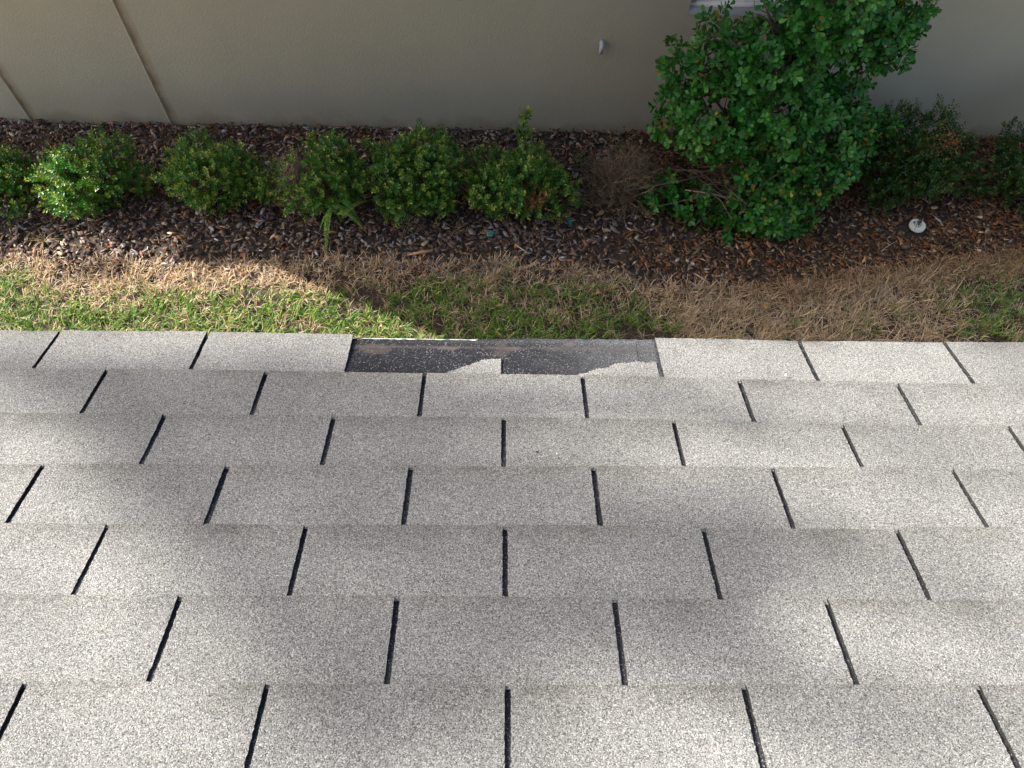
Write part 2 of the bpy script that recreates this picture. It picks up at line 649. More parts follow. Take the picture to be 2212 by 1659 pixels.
def tear_curve(pts):
    a = sorted(uv_at(*crop5(x, y)) for x, y in pts)
    us = np.array([q[0] for q in a])
    vs = np.array([q[1] for q in a])
    nn = vnoise(int(abs(us[0] * 100)) + 1)
    return (us[0], us[-1], lambda u: np.interp(u, us, vs) + 0.03 * (nn(u * 40, 0 * u) - .5))


for pts, lab in (([(640, 391), (700, 386), (770, 362), (850, 337), (890, 320), (930, 308), (985, 303), (1040, 306)], "torn stub of shingle rising to its right end beside the middle cut"),
                 ([(1470, 395), (1520, 388), (1600, 366), (1690, 348), (1750, 326), (1850, 318), (1910, 322), (1972, 320)], "torn stub of shingle ending against the first whole tab")):
    ul, ur, fn = tear_curve(pts)
    mb = MB()
    tab(mb, 0, ul, ur, False, tear=fn)
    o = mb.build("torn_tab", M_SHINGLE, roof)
    o['label'] = lab
# drip edge, fascia, soffit, wall below
de = MB()
U = np.linspace(-13, 12.6, 90)
lp = np.where(np.abs(U) < 3.6, lip_edge(U), np.where(U < 0, lip_edge(-3.6), lip_edge(3.6)))
P0 = rp(U, lp + .35, np.full(90, -.0004))
P1 = rp(U, lp, np.full(90, .0010))
P2 = P1 + np.array([0, .003, -.004])
P3 = P1 + np.array([0, -.001, -.055])
de.grid(np.stack([P0, P1, P2, P3], 0))
de.build("drip_edge", M_WHITE, house)
fa = MB()
ey = RO[1] - .030
fa.box(-3.9, 3.8, ey - .022, ey - .004, RO[2] - .17, RO[2] - .012)
fa.build("fascia", M_FASCIA, house)
so_ = MB()
so_.box(-3.9, 3.8, .36, ey - .026, RO[2] - .165, RO[2] - .155)
so_.build("soffit", M_FASCIA, house)
hw_ = MB()
hw_.box(-3.9, 3.8, .15, .355, -.05, RO[2] - .15)
hw_.build("wall", M_STUCCO, house)

# ------------------------------------------------------------------ ground
gn1, gn2 = vnoise(21), vnoise(22)


def gz(x, y):
    return 0.020 * (gn1(x * 2.1, y * 2.1) - .5) + .012 * (gn2(x * 7, y * 7) - .5)


gm = MB()
xs = np.concatenate([np.linspace(-60, -6, 12), np.linspace(-5, 5, 101), np.linspace(6, 60, 12)])
ys = np.concatenate([np.linspace(-60, 0, 8), np.linspace(1.0, 4.4, 36), np.linspace(6, 60, 10)])
GX, GY = np.meshgrid(xs, ys)
gm.grid(np.stack([GX, GY, gz(GX, GY)], -1))
mt, nt, p = new_mat("dark_soil")
tc = nd(nt, "ShaderNodeTexCoord").outputs["Object"]
nt.links.new(ramp(nt, noise(nt, tc, 25, 5), [(0.3, (0.028, 0.020, 0.014)), (0.7, (0.08, 0.057, 0.04))]), p.inputs["Base Color"])
geo = nd(nt, "ShaderNodeSeparateXYZ")
nt.links.new(tc, geo.inputs[0])
ab = nd(nt, "ShaderNodeMath", operation='ABSOLUTE')
nt.links.new(geo.outputs[0], ab.inputs[0])
g1 = nd(nt, "ShaderNodeMath", operation='GREATER_THAN')
g1.inputs[1].default_value = 4.35
nt.links.new(ab.outputs[0], g1.inputs[0])
lawnc = ramp(nt, noise(nt, tc, 6, 5), [(0.35, (0.12, 0.15, 0.05)), (0.6, (0.34, 0.25, 0.14))])
nt.links.new(mul(nt, p.inputs["Base Color"].links[0].from_socket, lawnc, g1.outputs[0], 'MIX'), p.inputs["Base Color"])
p.inputs["Roughness"].default_value = 0.95
tag(gm.build("ground", mt, smooth=True), kind='structure')

# wavy line between bark bed and lawn
edge_pts = [(-100, 552), (0, 555), (250, 562), (500, 566), (700, 560), (1000, 560), (1200, 566), (1330, 585), (1420, 612), (1560, 622), (1700, 626), (1820, 612), (1950, 592), (2212, 556), (2300, 545)]
ep = np.array([at(x, y, h=.03)[:2] for x, y in edge_pts])
en = vnoise(31)


def lawn_edge(x):
    return np.interp(x, ep[:, 0], ep[:, 1]) + 0.05 * (en(x * 6, x * 0) - .5)


# ---- bark mulch
def chips(n, x0, x1, y0f, y1f, lmin, lmax, amin, amax, pal, name_mb, tilt=0.5, z0=0.004, z1=.03, thick=.12):
    x = rng.uniform(x0, x1, n)
    lo, hi = y0f(x), y1f(x)
    y = lo + (hi - lo) * rng.random(n)
    cv = at(1982, 487, h=.045)
    x = np.where(np.hypot(x - cv[0], y - cv[1]) < .085, x + .17, x)
    L = rng.uniform(lmin, lmax, n) * (0.6 + .4 * rng.random(n))
    A = rng.uniform(amin, amax, n)
    k = 6
    ang = np.linspace(0, 2 * np.pi, k, endpoint=False)
    rr = rng.uniform(.55, 1.2, (n, k))
    px_ = np.cos(ang)[None] * rr * .5
    py_ = np.sin(ang)[None] * rr * .5 * A[:, None]
    top = np.stack([px_, py_, np.full_like(px_, thick * .5) + rng.uniform(-.04, .04, (n, k))], -1)
    bot = np.stack([px_ * .9, py_ * .9, np.full_like(px_, -thick * .5)], -1)
    cen = np.stack([rng.uniform(-.1, .1, n), rng.uniform(-.05, .05, n), np.full(n, thick * .5)], -1)[:, None]
    V = np.concatenate([top, bot, cen], 1) * L[:, None, None]
    th = rng.uniform(0, 2 * np.pi, n)
    ax = rng.normal(0, tilt, n)
    ay = rng.normal(0, tilt * .7, n)
    c, s_ = np.cos(ax), np.sin(ax)
    Y, Z = V[..., 1] * c[:, None] - V[..., 2] * s_[:, None], V[..., 1] * s_[:, None] + V[..., 2] * c[:, None]
    V = np.stack([V[..., 0], Y, Z], -1)
    c, s_ = np.cos(ay), np.sin(ay)
    X, Z = V[..., 0] * c[:, None] - V[..., 2] * s_[:, None], V[..., 0] * s_[:, None] + V[..., 2] * c[:, None]
    V = np.stack([X, V[..., 1], Z], -1)
    c, s_ = np.cos(th), np.sin(th)
    X, Y = V[..., 0] * c[:, None] - V[..., 1] * s_[:, None], V[..., 0] * s_[:, None] + V[..., 1] * c[:, None]
    z = gz(x, y) + rng.uniform(z0, z1, n)
    V = np.stack([X + x[:, None], Y + y[:, None], V[..., 2] + z[:, None]], -1)
    F = [(i, (i + 1) % k, 2 * k) for i in range(k)] + [(i + k, (i + 1) % k + k, (i + 1) % k, i) for i in range(k)]
    name_mb.inst(V, F, pal(x, y, n))


def bark_pal(x, y, n):
    P = np.array([(.075, .052, .040), (.12, .083, .062), (.20, .16, .135), (.34, .31, .285), (.15, .072, .040), (.22, .115, .060), (.40, .30, .19)])
    wl_ = np.array([.22, .26, .24, .05, .13, .08, .04])
    wr_ = np.array([.22, .22, .06, .02, .24, .18, .06])
    t = np.clip((x - .3) / 1.4, 0, 1)[:, None]
    w = wl_ * (1 - t) + wr_ * t
    cum = np.cumsum(w, 1)
    cum /= cum[:, -1:]
    i = (rng.random(n)[:, None] > cum).sum(1)
    grey = np.array([1.0, 1.03, 1.08]) * (1 - t) + np.array([1.05, .95, .82]) * t
    return P[i] * grey * rng.uniform(.85, 1.65, n)[:, None]


def straw_pal(x, y, n):
    a = np.array([.42, .30, .17])
    b = np.array([.26, .16, .08])
    t = rng.random(n)[:, None]
    return (a * t + b * (1 - t)) * rng.uniform(.6, 1.15, n)[:, None]


ml = MB()
WY = 4.215
low = lambda x: lawn_edge(x) - .12
hi_ = lambda x: np.full_like(x, WY - .005)
chips(19000, -4.3, 4.6, low, hi_, .026, .082, .28, .60, bark_pal, ml, tilt=.5, thick=.045)
chips(7000, -4.3, 4.6, low, hi_, .02, .07, .06, .16, bark_pal, ml, tilt=.3, z0=.015, z1=.04, thick=.05)
chips(2600, -4.3, 4.6, low, hi_, .045, .095, .2, .5, bark_pal, ml, tilt=.3, z0=.02, z1=.04, thick=.05)
chips(1500, -4.3, 4.6, low, hi_, .03, .085, .08, .22, straw_pal, ml, tilt=.25, z0=.02, z1=.045, thick=.06)
# leaf litter towards the right
lit = lambda x, y, n: np.array([(.30, .17, .06), (.22, .11, .05), (.36, .25, .12)])[rng.integers(0, 3, n)] * rng.uniform(.5, 1.1, n)[:, None]
chips(2600, .9, 4.4, low, hi_, .025, .05, .35, .5, lit, ml, tilt=.45, z0=.02, z1=.045, thick=.03)
tag(ml.build("mulch", M_CHIP), "brown bark mulch bed between the stucco wall and the lawn strip", "mulch", kind='stuff')


# ---- grass
def blades(mb, x, y, z, az, lean, L, W, col):
    """curved blades: 4 cross sections"""
    n = len(x)
    d = np.stack([np.cos(az), np.sin(az)], -1)
    sd = np.stack([-np.sin(az), np.cos(az), np.zeros(n)], -1)
    pts = []
    P_ = np.stack([x, y, z], -1)
    ang = lean.copy()
    wds = [.8, 1.0, .75, .08]
    for i in range(4):
        pts.append(P_ - sd * (W * wds[i] * .5)[:, None])
        pts.append(P_ + sd * (W * wds[i] * .5)[:, None])
        st_ = L / 3
        P_ = P_ + np.concatenate([d * (np.sin(ang) * st_)[:, None], (np.cos(ang) * st_)[:, None]], 1)
        ang = ang + rng.uniform(.05, .5, n)
    V = np.stack(pts, 1)
    F = [(0, 1, 3, 2), (2, 3, 5, 4), (4, 5, 7, 6)]
    tip = np.array([.85, .95, 1.0, 1.1])
    C_ = col[:, None, :] * np.repeat(tip, 2)[None, :, None]
    mb.inst(V, F, C_)


grn = vnoise(41)
grn2 = vnoise(43)


def grass_field(mb, ntuft, per, x0, x1):
    tx = rng.uniform(x0, x1, ntuft)
    te = lawn_edge(tx)
    ty = 1.2 + (te - 1.2) * rng.random(ntuft) ** .75
    # a few stray runners into the bed
    ty += np.where(rng.random(ntuft) < .05, rng.exponential(.05, ntuft), 0)
    keep = (ty > 2.2) | (rng.random(ntuft) < .25)
    # bare spots
    bare = (grn2(tx * 3.3, ty * 4.5) < .20) & (rng.random(ntuft) < .7)
    keep &= ~bare
    tx, ty, te = tx[keep], ty[keep], te[keep]
    m = len(tx)
    pg = np.clip((2.83 - ty) / .22 + (grn(tx * 2.6, ty * 5) - .5) * 1.7, 0, .85)
    right = np.clip((tx - .85) / .35, 0, 1) * np.clip((3.0 - tx) / .3, 0, 1)
    pg = pg * (1 - right * (.93 - .5 * (grn(tx * 4 + 9, ty * 6) > .74)))
    pg = np.where(tx > 2.95, np.clip(.1 + .8 * (grn(tx * 3, ty * 3)), 0, .6), pg)
    green = rng.random(m) < pg
    k = per
    rep = lambda a: np.repeat(a, k)
    n = m * k
    az = rng.uniform(0, 2 * np.pi, n)
    g = rep(green) & (rng.random(n) < .78)
    lean = np.where(g, rng.uniform(.15, 1.1, n), rng.uniform(.3, 1.4, n))
    L = np.where(g, rng.uniform(.03, .09, n), rng.uniform(.03, .09, n) * (1 + .35 * rep(right)))
    W = np.where(g, rng.uniform(.0038, .0068, n), rng.uniform(.0024, .0046, n))
    gc = np.array([.095, .215, .036]) * rng.uniform(.6, 1.35, n)[:, None] + np.array([.20, .14, 0.015]) * (rng.random(n) ** 3)[:, None]
    tc_ = np.array([.72, .54, .37]) * rng.uniform(.45, 1.2, n)[:, None]
    tc_ = np.where((rng.random(n) < .25)[:, None], tc_ * np.array([.7, .6, .5]), tc_)
    col = np.where(g[:, None], gc, tc_)
    z = gz(rep(tx), rep(ty)) + rng.uniform(.004, .022, n)
    blades(mb, rep(tx) + rng.normal(0, .006, n), rep(ty) + rng.normal(0, .006, n), z, az, lean, L, W, col)


gr = MB()
grass_field(gr, 15500, 7, -4.4, 4.7)
# thatch: dead blades lying flat
n = 26000
x = rng.uniform(-4.4, 4.7, n)
y = 2.1 + (lawn_edge(x) + .01 - 2.1) * rng.random(n)
tcol = np.array([.15, .112, .072]) * rng.uniform(.3, 1.5, n)[:, None]
blades(gr, x, y, gz(x, y) + rng.uniform(.002, .018, n), rng.uniform(0, 6.28, n), rng.uniform(1.2, 1.5, n), rng.uniform(.03, .08, n), rng.uniform(.0018, .004, n), tcol)
# fine rust-brown thatch that creeps over the bed on the right
n = 4800
cx = rng.choice([1.9, 2.15, 2.6, 2.9, 3.3, 3.7], n)
x = cx + rng.normal(0, .2, n)
y = lawn_edge(x) - .01 + rng.normal(0, .05, n)
tcol = np.array([.40, .25, .13]) * rng.uniform(.2, 1.5, n)[:, None]
blades(gr, x, y, gz(x, y) + rng.uniform(.015, .045, n), rng.uniform(0, 6.28, n), rng.uniform(1.0, 1.5, n), rng.uniform(.03, .10, n), rng.uniform(.0026, .005, n), tcol)
tag(gr.build("grass", M_GRASS), "patchy green and straw coloured lawn strip below the eave", "grass", kind='stuff')

# ------------------------------------------------------------------ neighbour's house
nb = empty("stucco_house", (0, WY, 0), "neighbouring house with beige stucco side wall and white framed window", "house")
O = np.array([0, WY, 0])
WL, WR, WT = -5.02, 6.5, 2.72
wxa, wxb = 1.15, 2.02          # window opening
wza, wzb = .97, 1.95
jx = [-3.345, -2.355]
wm = MB()
xs = sorted(set([WL, WR, wxa, wxb] + [j + d for j in jx for d in (-.012, .006, .012, .035, .075)] + list(np.linspace(-6, 6, 13))))
zs = sorted(set([-.05, WT, wza, wzb] + list(np.linspace(.1, 2.6, 11))))
xs, zs = np.array(xs), np.array(zs)


def stain(x):
    s = 0
    for j in jx:
        s = max(s, {0.012: 1.0, .035: .55}.get(round(x - j, 3), 0))
    return s


for i in range(len(xs) - 1):
    for j in range(len(zs) - 1):
        xc, zc = (xs[i] + xs[i + 1]) / 2, (zs[j] + zs[j + 1]) / 2
        if wxa < xc < wxb and wza < zc < wzb:
            continue
        c0, c1 = stain(xs[i]), stain(xs[i + 1])
        V = [(xs[i], 0, zs[j]), (xs[i + 1], 0, zs[j]), (xs[i + 1], 0, zs[j + 1]), (xs[i], 0, zs[j + 1])]
        wm.add(V, [(0, 1, 2, 3)], np.array([(c0, 0, 0), (c1, 0, 0), (c1, 0, 0), (c0, 0, 0)]))
# reveals of the window opening
RD = .06
for V in ([(wxa, 0, wza), (wxa, 0, wzb), (wxa, RD, wzb), (wxa, RD, wza + .02)], [(wxb, 0, wza), (wxb, RD, wza + .02), (wxb, RD, wzb), (wxb, 0, wzb)],
          [(wxa, 0, wzb), (wxb, 0, wzb), (wxb, RD, wzb), (wxa, RD, wzb)]):
    wm.add(V, [(0, 1, 2, 3)], (0, 0, 0))
# ends and back
wm.add([(WL, 0, -.05), (WL, 0, WT), (WL, 6, WT), (WL, 6, -.05)], [(0, 1, 2, 3)], (0, 0, 0))
wm.add([(WR, 0, -.05), (WR, 6, -.05), (WR, 6, WT), (WR, 0, WT)], [(0, 1, 2, 3)], (0, 0, 0))
wm.add([(WL, 6, -.05), (WL, 6, WT), (WR, 6, WT), (WR, 6, -.05)], [(0, 1, 2, 3)], (0, 0, 0))
wm.build("wall", M_STUCCO, nb)
for j in jx:
    b = MB()
    zz = np.linspace(-.02, WT - .01, 24)
    ang = np.linspace(0, np.pi, 7)
    G = np.stack([np.stack([j - .0075 * np.cos(ang) + .0012 * math.sin(z * 3 + j), -.007 * np.sin(ang) - .001, np.full(7, z)], -1) for z in zz], 0)
    b.grid(G, (0, 0, 0))
    b.build("control_joint", M_STUCCO, nb, smooth=True)
# window
wf = MB()
fy0, fy1 = .028, .07


def frame(mb, x0, x1, z0, z1, t, y0, y1):
    mb.box(x0, x1, y0, y1, z0, z0 + t)
    mb.box(x0, x1, y0, y1, z1 - t, z1)
    mb.box(x0, x0 + t, y0, y1, z0 + t, z1 - t)
    mb.box(x1 - t, x1, y0, y1, z0 + t, z1 - t)


frame(wf, wxa + .004, wxb - .004, wza + .014, wzb - .002, .030, fy0, fy1)
frame(wf, wxa + .036, wxb - .036, wza + .048, wzb - .034, .012, fy0 + .012, fy1 - .012)
wf.box((wxa + wxb) / 2 - .012, (wxa + wxb) / 2 + .012, fy0 + .006, fy1 - .006, wza + .061, wzb - .047)
win = wf.build("window", M_WHITE, nb)
gl, gnt, gp = new_mat("window_glass")
gp.inputs["Base Color"].default_value = (.10, .09, .13, 1)
gp.inputs["Roughness"].default_value = .06
gp.inputs["Specular IOR Level"].default_value = .9
pn = MB()
pn.box(wxa + .045, wxb - .045, fy0 + .022, fy0 + .028, wza + .055, wzb - .042)
pn.build("pane", gl, win)
si = MB()
si.add([(wxa + .001, -.004, wza - .001), (wxb - .001, -.004, wza - .001), (wxb - .001, RD, wza + .022), (wxa + .001, RD, wza + .022),
        (wxa + .001, -.004, wza - .02), (wxb - .001, -.004, wza - .02)], [(0, 1, 2, 3), (4, 5, 1, 0)])
si.build("sill", simple_mat("bluish_grey_sill", (.36, .355, .35), .7, .06, 20), win)
# overflow pipe
vp = MB()
pt = at(1299, 92, y=WY)
px0, pz0 = pt[0], pt[2]
th = np.linspace(0, np.pi / 2 * .97, 9)
path = [(px0, .0, pz0 + .012), (px0, -.014, pz0 + .012)] + [(px0 - .0, -.014 - .022 * math.sin(a), pz0 + .012 - .022 * (1 - math.cos(a))) for a in th[1:]] + [(px0 - .001, -.0365, pz0 - .05)]
vp.tube(np.array(path), .0145, 14)
vp.build("drain_pipe", simple_mat("grey_pvc", (.55, .55, .57), .5), nb, smooth=True)
# unseen roof of the neighbour; eave outline stepped to cast the lawn's slanting shadow edge
rfm = simple_mat("neighbour_shingles", (.24, .22, .2), .9, .25, 60, .4, 500)
ridge_y = 3.2
rm = MB()
out = [(-5.1, -.41), (-4.55, -.43), (-3.4, -.96), (-2.9, -1.16), (0.95, -1.16), (1.05, -.42), (6.8, -.42)]
tan = math.tan(math.radians(20))
V = []
for (x, yy) in out:
    V += [(x, yy, WT - .06), (x, yy, WT + .05), (x, ridge_y, WT + .05 + (ridge_y - yy) * tan)]
V = np.array(V)
F = []
for i in range(len(out) - 1):
    a, b = 3 * i, 3 * i + 3
    F += [(a, b, b + 1, a + 1), (a + 1, b + 1, b + 2, a + 2)]
rm.add(V, F)
k = len(out)
zr = V[-1, 2]
rm.add([(-5.1, ridge_y, V[2, 2]), (6.8, ridge_y, zr), (6.8, 6.4, WT), (-5.1, 6.4, WT)], [(0, 1, 2, 3)])
rm.add([(-5.1, -.41, WT), (-5.1, ridge_y, V[2, 2]), (-5.1, 6.4, WT)], [(0, 1, 2)])
rm.add([(6.8, -.42, WT), (6.8, ridge_y, zr), (6.8, 6.4, WT)], [(0, 1, 2)])
rm.build("roof", rfm, nb)
sf = MB()
sf.add([(x, yy, WT - .06) for x, yy in out] + [(6.8, 0.3, WT - .06), (-5.1, .3, WT - .06)], [tuple(range(len(out) + 2))])
sf.build("soffit", simple_mat("white_soffit", (.7, .68, .63), .7), nb)


# ------------------------------------------------------------------ plants
def basis(D, U=None):
    D = unit(D)
    if U is None:
        U = rng.normal(0, 1, D.shape)
    A = unit(np.cross(U, D))
    N_ = np.cross(D, A)
    return D, A, N_


def put(T, P, D, A, N_, L, Wd):
    """T (k,3) template along,across,up ; returns (n,k,3)"""
    return P[:, None, :] + D[:, None, :] * (T[None, :, 0:1] * L[:, None, None]) + A[:, None, :] * (T[None, :, 1:2] * Wd[:, None, None]) + N_[:, None, :] * (T[None, :, 2:3] * L[:, None, None])


T_OVAL = np.array([(0, 0, 0), (.4, .45, .05), (.8, .38, .03), (1, 0, -.04), (.8, -.38, .03), (.4, -.45, .05)])
F_OVAL = [(0, 1, 2, 3), (0, 3, 4, 5)]
T_OBO = np.array([(0, 0, 0), (.12, .05, 0), (.40, .26, .03), (.70, .48, .05), (.90, .34, .0), (1.0, 0, -.05), (.90, -.34, .0), (.70, -.48, .05), (.40, -.26, .03), (.12, -.05, 0), (.4, 0, -.03), (.72, 0, -.03)])
F_OBO = [(0, 1, 2, 10), (10, 2, 3, 11), (11, 3, 4, 5), (11, 5, 6, 7), (10, 11, 7, 8), (0, 10, 8, 9)]


def lobes_points(lobes, n, depth=.35):
    """points through the outer shell of a union of ellipsoids (c, r)"""
    c = np.array([l[0] for l in lobes])
    r = np.array([l[1] for l in lobes])
    a = np.array([x[0] * x[1] + x[1] * x[2] + x[0] * x[2] for x in r])
    i = rng.choice(len(lobes), n * 3, p=a / a.sum())
    d = unit(rng.normal(0, 1, (n * 3, 3)))
    rad = 1 - depth * rng.random(n * 3) ** 1.6 + .06 * rng.normal(0, 1, n * 3)
    P = c[i] + d * r[i] * rad[:, None]
    q = (((P[:, None, :] - c[None]) / r[None]) ** 2).sum(-1)
    q[np.arange(len(q)), i] = 9
    ok = (q.min(1) > (1 - depth) ** 2) & (P[:, 2] > .03) & (P[:, 1] < WY - .02)
    P, D = P[ok][:n], unit((d / r[i]))[ok][:n]
    return P, D


def small_shrub(cx, cy, rx, ry, h, label, tint=(1, 1, 1), nspr=520, yellow=.35, extra=None, holes=None, seed=0, name="boxwood_shrub", group="small clipped shrubs in the bark bed"):
    global rng
    rng = np.random.default_rng(100 + seed)
    e = empty(name, (cx, cy, 0), label, "shrub", group)
    rx, ry, h = rx * 1.14, ry * 1.06, h * 1.04
    nspr = int(nspr * 1.5)
    lob = []
    m = 17
    for q in range(m):
        a = 2 * math.pi * q / m + rng.uniform(-.3, .3)
        el = rng.uniform(-.35, 1.25)
        rr = rng.uniform(.20, .38)
        ex_ = rng.uniform(.50, .86)
        lob.append(((math.cos(a) * math.cos(el) * rx * ex_, math.sin(a) * math.cos(el) * ry * ex_, h * .46 + math.sin(el) * h * .6 * ex_),
                    (rx * rr * rng.uniform(.9, 1.15), ry * rr * rng.uniform(.9, 1.15), h * .5 * rr * 1.5)))
    lob.append(((0, 0, h * .45), (rx * .62, ry * .62, h * .42)))
    if extra:
        lob += extra
    ok_P, ok_D = lobes_points([((cx + c[0], cy + c[1], c[2]), r) for c, r in lob], nspr, .38)
    if holes:
        kk = np.ones(len(ok_P), bool)
        for (hx, hy, hz, hr) in holes:
            kk &= np.linalg.norm(ok_P - np.array([cx + hx, cy + hy, hz]), axis=1) > hr
        ok_P, ok_D = ok_P[kk], ok_D[kk]
    n = len(ok_P)
    # sprigs grow outward and up
    D = unit(ok_D + np.array([0, 0, .8]) + rng.normal(0, .35, (n, 3)))
    SL = rng.uniform(.035, .085, n)
    kf = 17
    t = np.tile(np.linspace(.05, 1, kf), n)
    P = np.repeat(ok_P - D * .02, kf, 0) + np.repeat(D * SL[:, None], kf, 0) * t[:, None]
    DD, A, N_ = basis(np.repeat(D, kf, 0), np.repeat(rng.normal(0, 1, (n, 3)), kf, 0))
    ph = np.tile(np.arange(kf) * 2.4, n) + np.repeat(rng.uniform(0, 6, n), kf)
    side = A * np.cos(ph)[:, None] + N_ * np.sin(ph)[:, None]
    ld = unit(side * (1.1 - .6 * t)[:, None] + DD * .6 + rng.normal(0, .15, P.shape))
    P = P + side * .004
    _, la, ln = basis(ld, DD + rng.normal(0, .3, P.shape))
    L = rng.uniform(.012, .022, len(P)) * (1.1 - .25 * t)
    V = put(T_OVAL, P, ld, la, ln, L, L * .62)
    spr_y = np.repeat(rng.random(n) < yellow * 1.35, kf)
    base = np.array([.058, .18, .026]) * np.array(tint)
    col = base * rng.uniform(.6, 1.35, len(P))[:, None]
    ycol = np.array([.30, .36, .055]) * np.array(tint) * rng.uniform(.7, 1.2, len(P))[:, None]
    w = (np.clip((t - .35) * 1.6, 0, 1) * spr_y)[:, None]
    col = col * (1 - w) + ycol * w
    br = rng.random(len(P)) < .012
    col[br] = np.array([.30, .13, .04])
    mb = MB()
    mb.inst(V, F_OVAL, col)
    mb.build("foliage", M_SMALL, e, origin=(cx, cy, 0))
    sb = MB()
    for q in range(16):
        i = rng.integers(0, n)
        tp = ok_P[i]
        b0 = np.array([cx, cy, 0]) + np.append(rng.normal(0, .02, 2), gz(cx, cy))
        mid = (b0 + tp) / 2 + np.array([0, 0, -.02]) + rng.normal(0, .02, 3)
        sb.tube([b0, (b0 * .6 + mid * .4), mid, (mid + tp) / 2 + rng.normal(0, .01, 3), tp], [.007, .006, .005, .0035, .002], 5, np.array([.12, .085, .055]) * rng.uniform(.7, 1.2))
    sb.build("stem", M_TWIG, e, origin=(cx, cy, 0))
    return e


def gx(px, py, h, y):
    return at(px, py, y=y)[0]


YB = 3.49
G_SM = "small clipped shrubs in the bark bed"
small_shrub(gx(-55, 385, .3, YB), YB - .03, .33, .28, .42, "small shrub cut off by the left picture edge, sunlit on its front", seed=1, yellow=.3)
small_shrub(gx(200, 392, .3, YB), YB - .02, .29, .27, .42, "small green shrub with a sunlit lower left side, near the stucco joint", seed=2, yellow=.35, extra=[((.28, .07, .16), (.11, .10, .09))])
small_shrub(gx(455, 375, .3, YB), YB, .315, .29, .44, "full round small shrub just right of the wall joint's foot", seed=3, yellow=.45, nspr=600, extra=[((.33, .02, .2), (.16, .14, .13))])
small_shrub(gx(694, 372, .3, YB), YB, .34, .29, .48, "small shrub with a bare brown left half, above the fern", seed=4, yellow=.5, nspr=560, holes=[(-.19, -.0, .40, .19)])
small_shrub(gx(912, 365, .3, YB), YB, .30, .29, .50, "bushy small shrub between the fern's shrub and the shrub with a brown patch", seed=5, yellow=.35, nspr=620)
small_shrub(gx(1130, 372, .3, YB), YB, .33, .29, .48, "small shrub with a reddish brown dead patch and one tall sprig", seed=6, yellow=.5, nspr=600, extra=[((0.0, .17, .47), (.05, .05, .10)), ((0.01, .22, .56), (.035, .04, .07))], holes=[(.07, -.21, .30, .06)])
small_shrub(gx(1955, 345, .3, 3.72), 3.72, .36, .30, .56, "dark green shrub with red orange tips behind the white round cover, shade put into its leaf colour", tint=(.5, .48, .45), seed=7, yellow=.15, nspr=700, extra=[((-.14, .12, .5), (.09, .09, .10))])  # tint paints the deeper shade here into the leaves
small_shrub(gx(2245, 390, .3, 3.62), 3.62, .46, .34, .56, "green shrub cut off by the right picture edge, shade put into its leaf colour", tint=(.4, .42, .4), seed=8, yellow=.10, nspr=800, extra=[((.12, .2, .62), (.2, .16, .14))])  # leaf tint darkened to stand for the shade in this corner
rng = np.random.default_rng(77)


def twig_mass(mb, cx, cy, rx, ry, h, n, r0=.0013, col=(.15, .105, .075), zc=.0, bend=.05):
    for q in range(n):
        a = rng.uniform(0, 2 * math.pi)
        e_ = rng.uniform(.1, 1.0)
        tip = np.array([cx + math.cos(a) * rx * e_ * rng.uniform(.7, 1.15), cy + math.sin(a) * ry * e_ * rng.uniform(.7, 1.15), zc + h * math.sqrt(max(0, 1.05 - e_ ** 2)) * rng.uniform(.7, 1.1) + .02])
        tip[1] = min(tip[1], WY - .02)
        b0 = np.array([cx, cy, zc + .01]) + np.append(rng.normal(0, .03, 2), 0)
        b0 = b0 + (tip - b0) * rng.uniform(0, .45)
        mid = (b0 + tip) / 2 + rng.normal(0, bend * .5, 3)
        q2 = (mid + tip) / 2 + rng.normal(0, bend * .25, 3)
        c = np.array(col) * rng.uniform(.5, 1.5)
        mb.tube([b0, mid, q2, tip], [r0 * 1.6, r0 * 1.2, r0, r0 * .6], 3, c, cap=False)
        for s_ in range(2):
            f = rng.random()
            p0 = mid * (1 - f) + tip * f
            p1 = p0 + unit(tip - mid + rng.normal(0, .09, 3)) * rng.uniform(.03, .10)
            p1[1] = min(p1[1], WY - .01)
            mb.tube([p0, (p0 + p1) / 2 + rng.normal(0, .005, 3), p1], [r0, r0 * .8, r0 * .5], 3, c * 1.1, cap=False)


# dead side of the fourth shrub: bare twigs as its part
s4 = [o for o in bpy.data.objects if o.get('label', '').startswith("small shrub with a bare brown")][0]
tm = MB()
sx, sy = s4.location[0], s4.location[1]
twig_mass(tm, sx - .17, sy - .03, .22, .20, .42, 260, .0014, (.28, .215, .15), bend=.12)
tm.build("dead_twigs", M_TWIG, s4, origin=s4.location)
s6 = [o for o in bpy.data.objects if o.get('label', '').startswith("small shrub with a reddish")][0]


def leaf_cloud(mb, pts, spread, n, cols, lmin=.012, lmax=.02, T=T_OVAL, F=F_OVAL, wr=.6, up=.3):
    pts = np.asarray(pts)
    i = rng.integers(0, len(pts), n)
    P = pts[i] + rng.normal(0, 1, (n, 3)) * np.asarray(spread)
    P[:, 1] = np.minimum(P[:, 1], WY - .015)
    D = unit(rng.normal(0, 1, (n, 3)) + np.array([0, 0, up]))
    _, A, N_ = basis(D, rng.normal(0, .5, (n, 3)) + np.array([0, 0, 1]))
    L = rng.uniform(lmin, lmax, n)
    cols = np.asarray(cols)
    c = cols[rng.integers(0, len(cols), n)] * rng.uniform(.7, 1.2, n)[:, None]
    mb.inst(put(T, P, D, A, N_, L, L * wr), F, c)


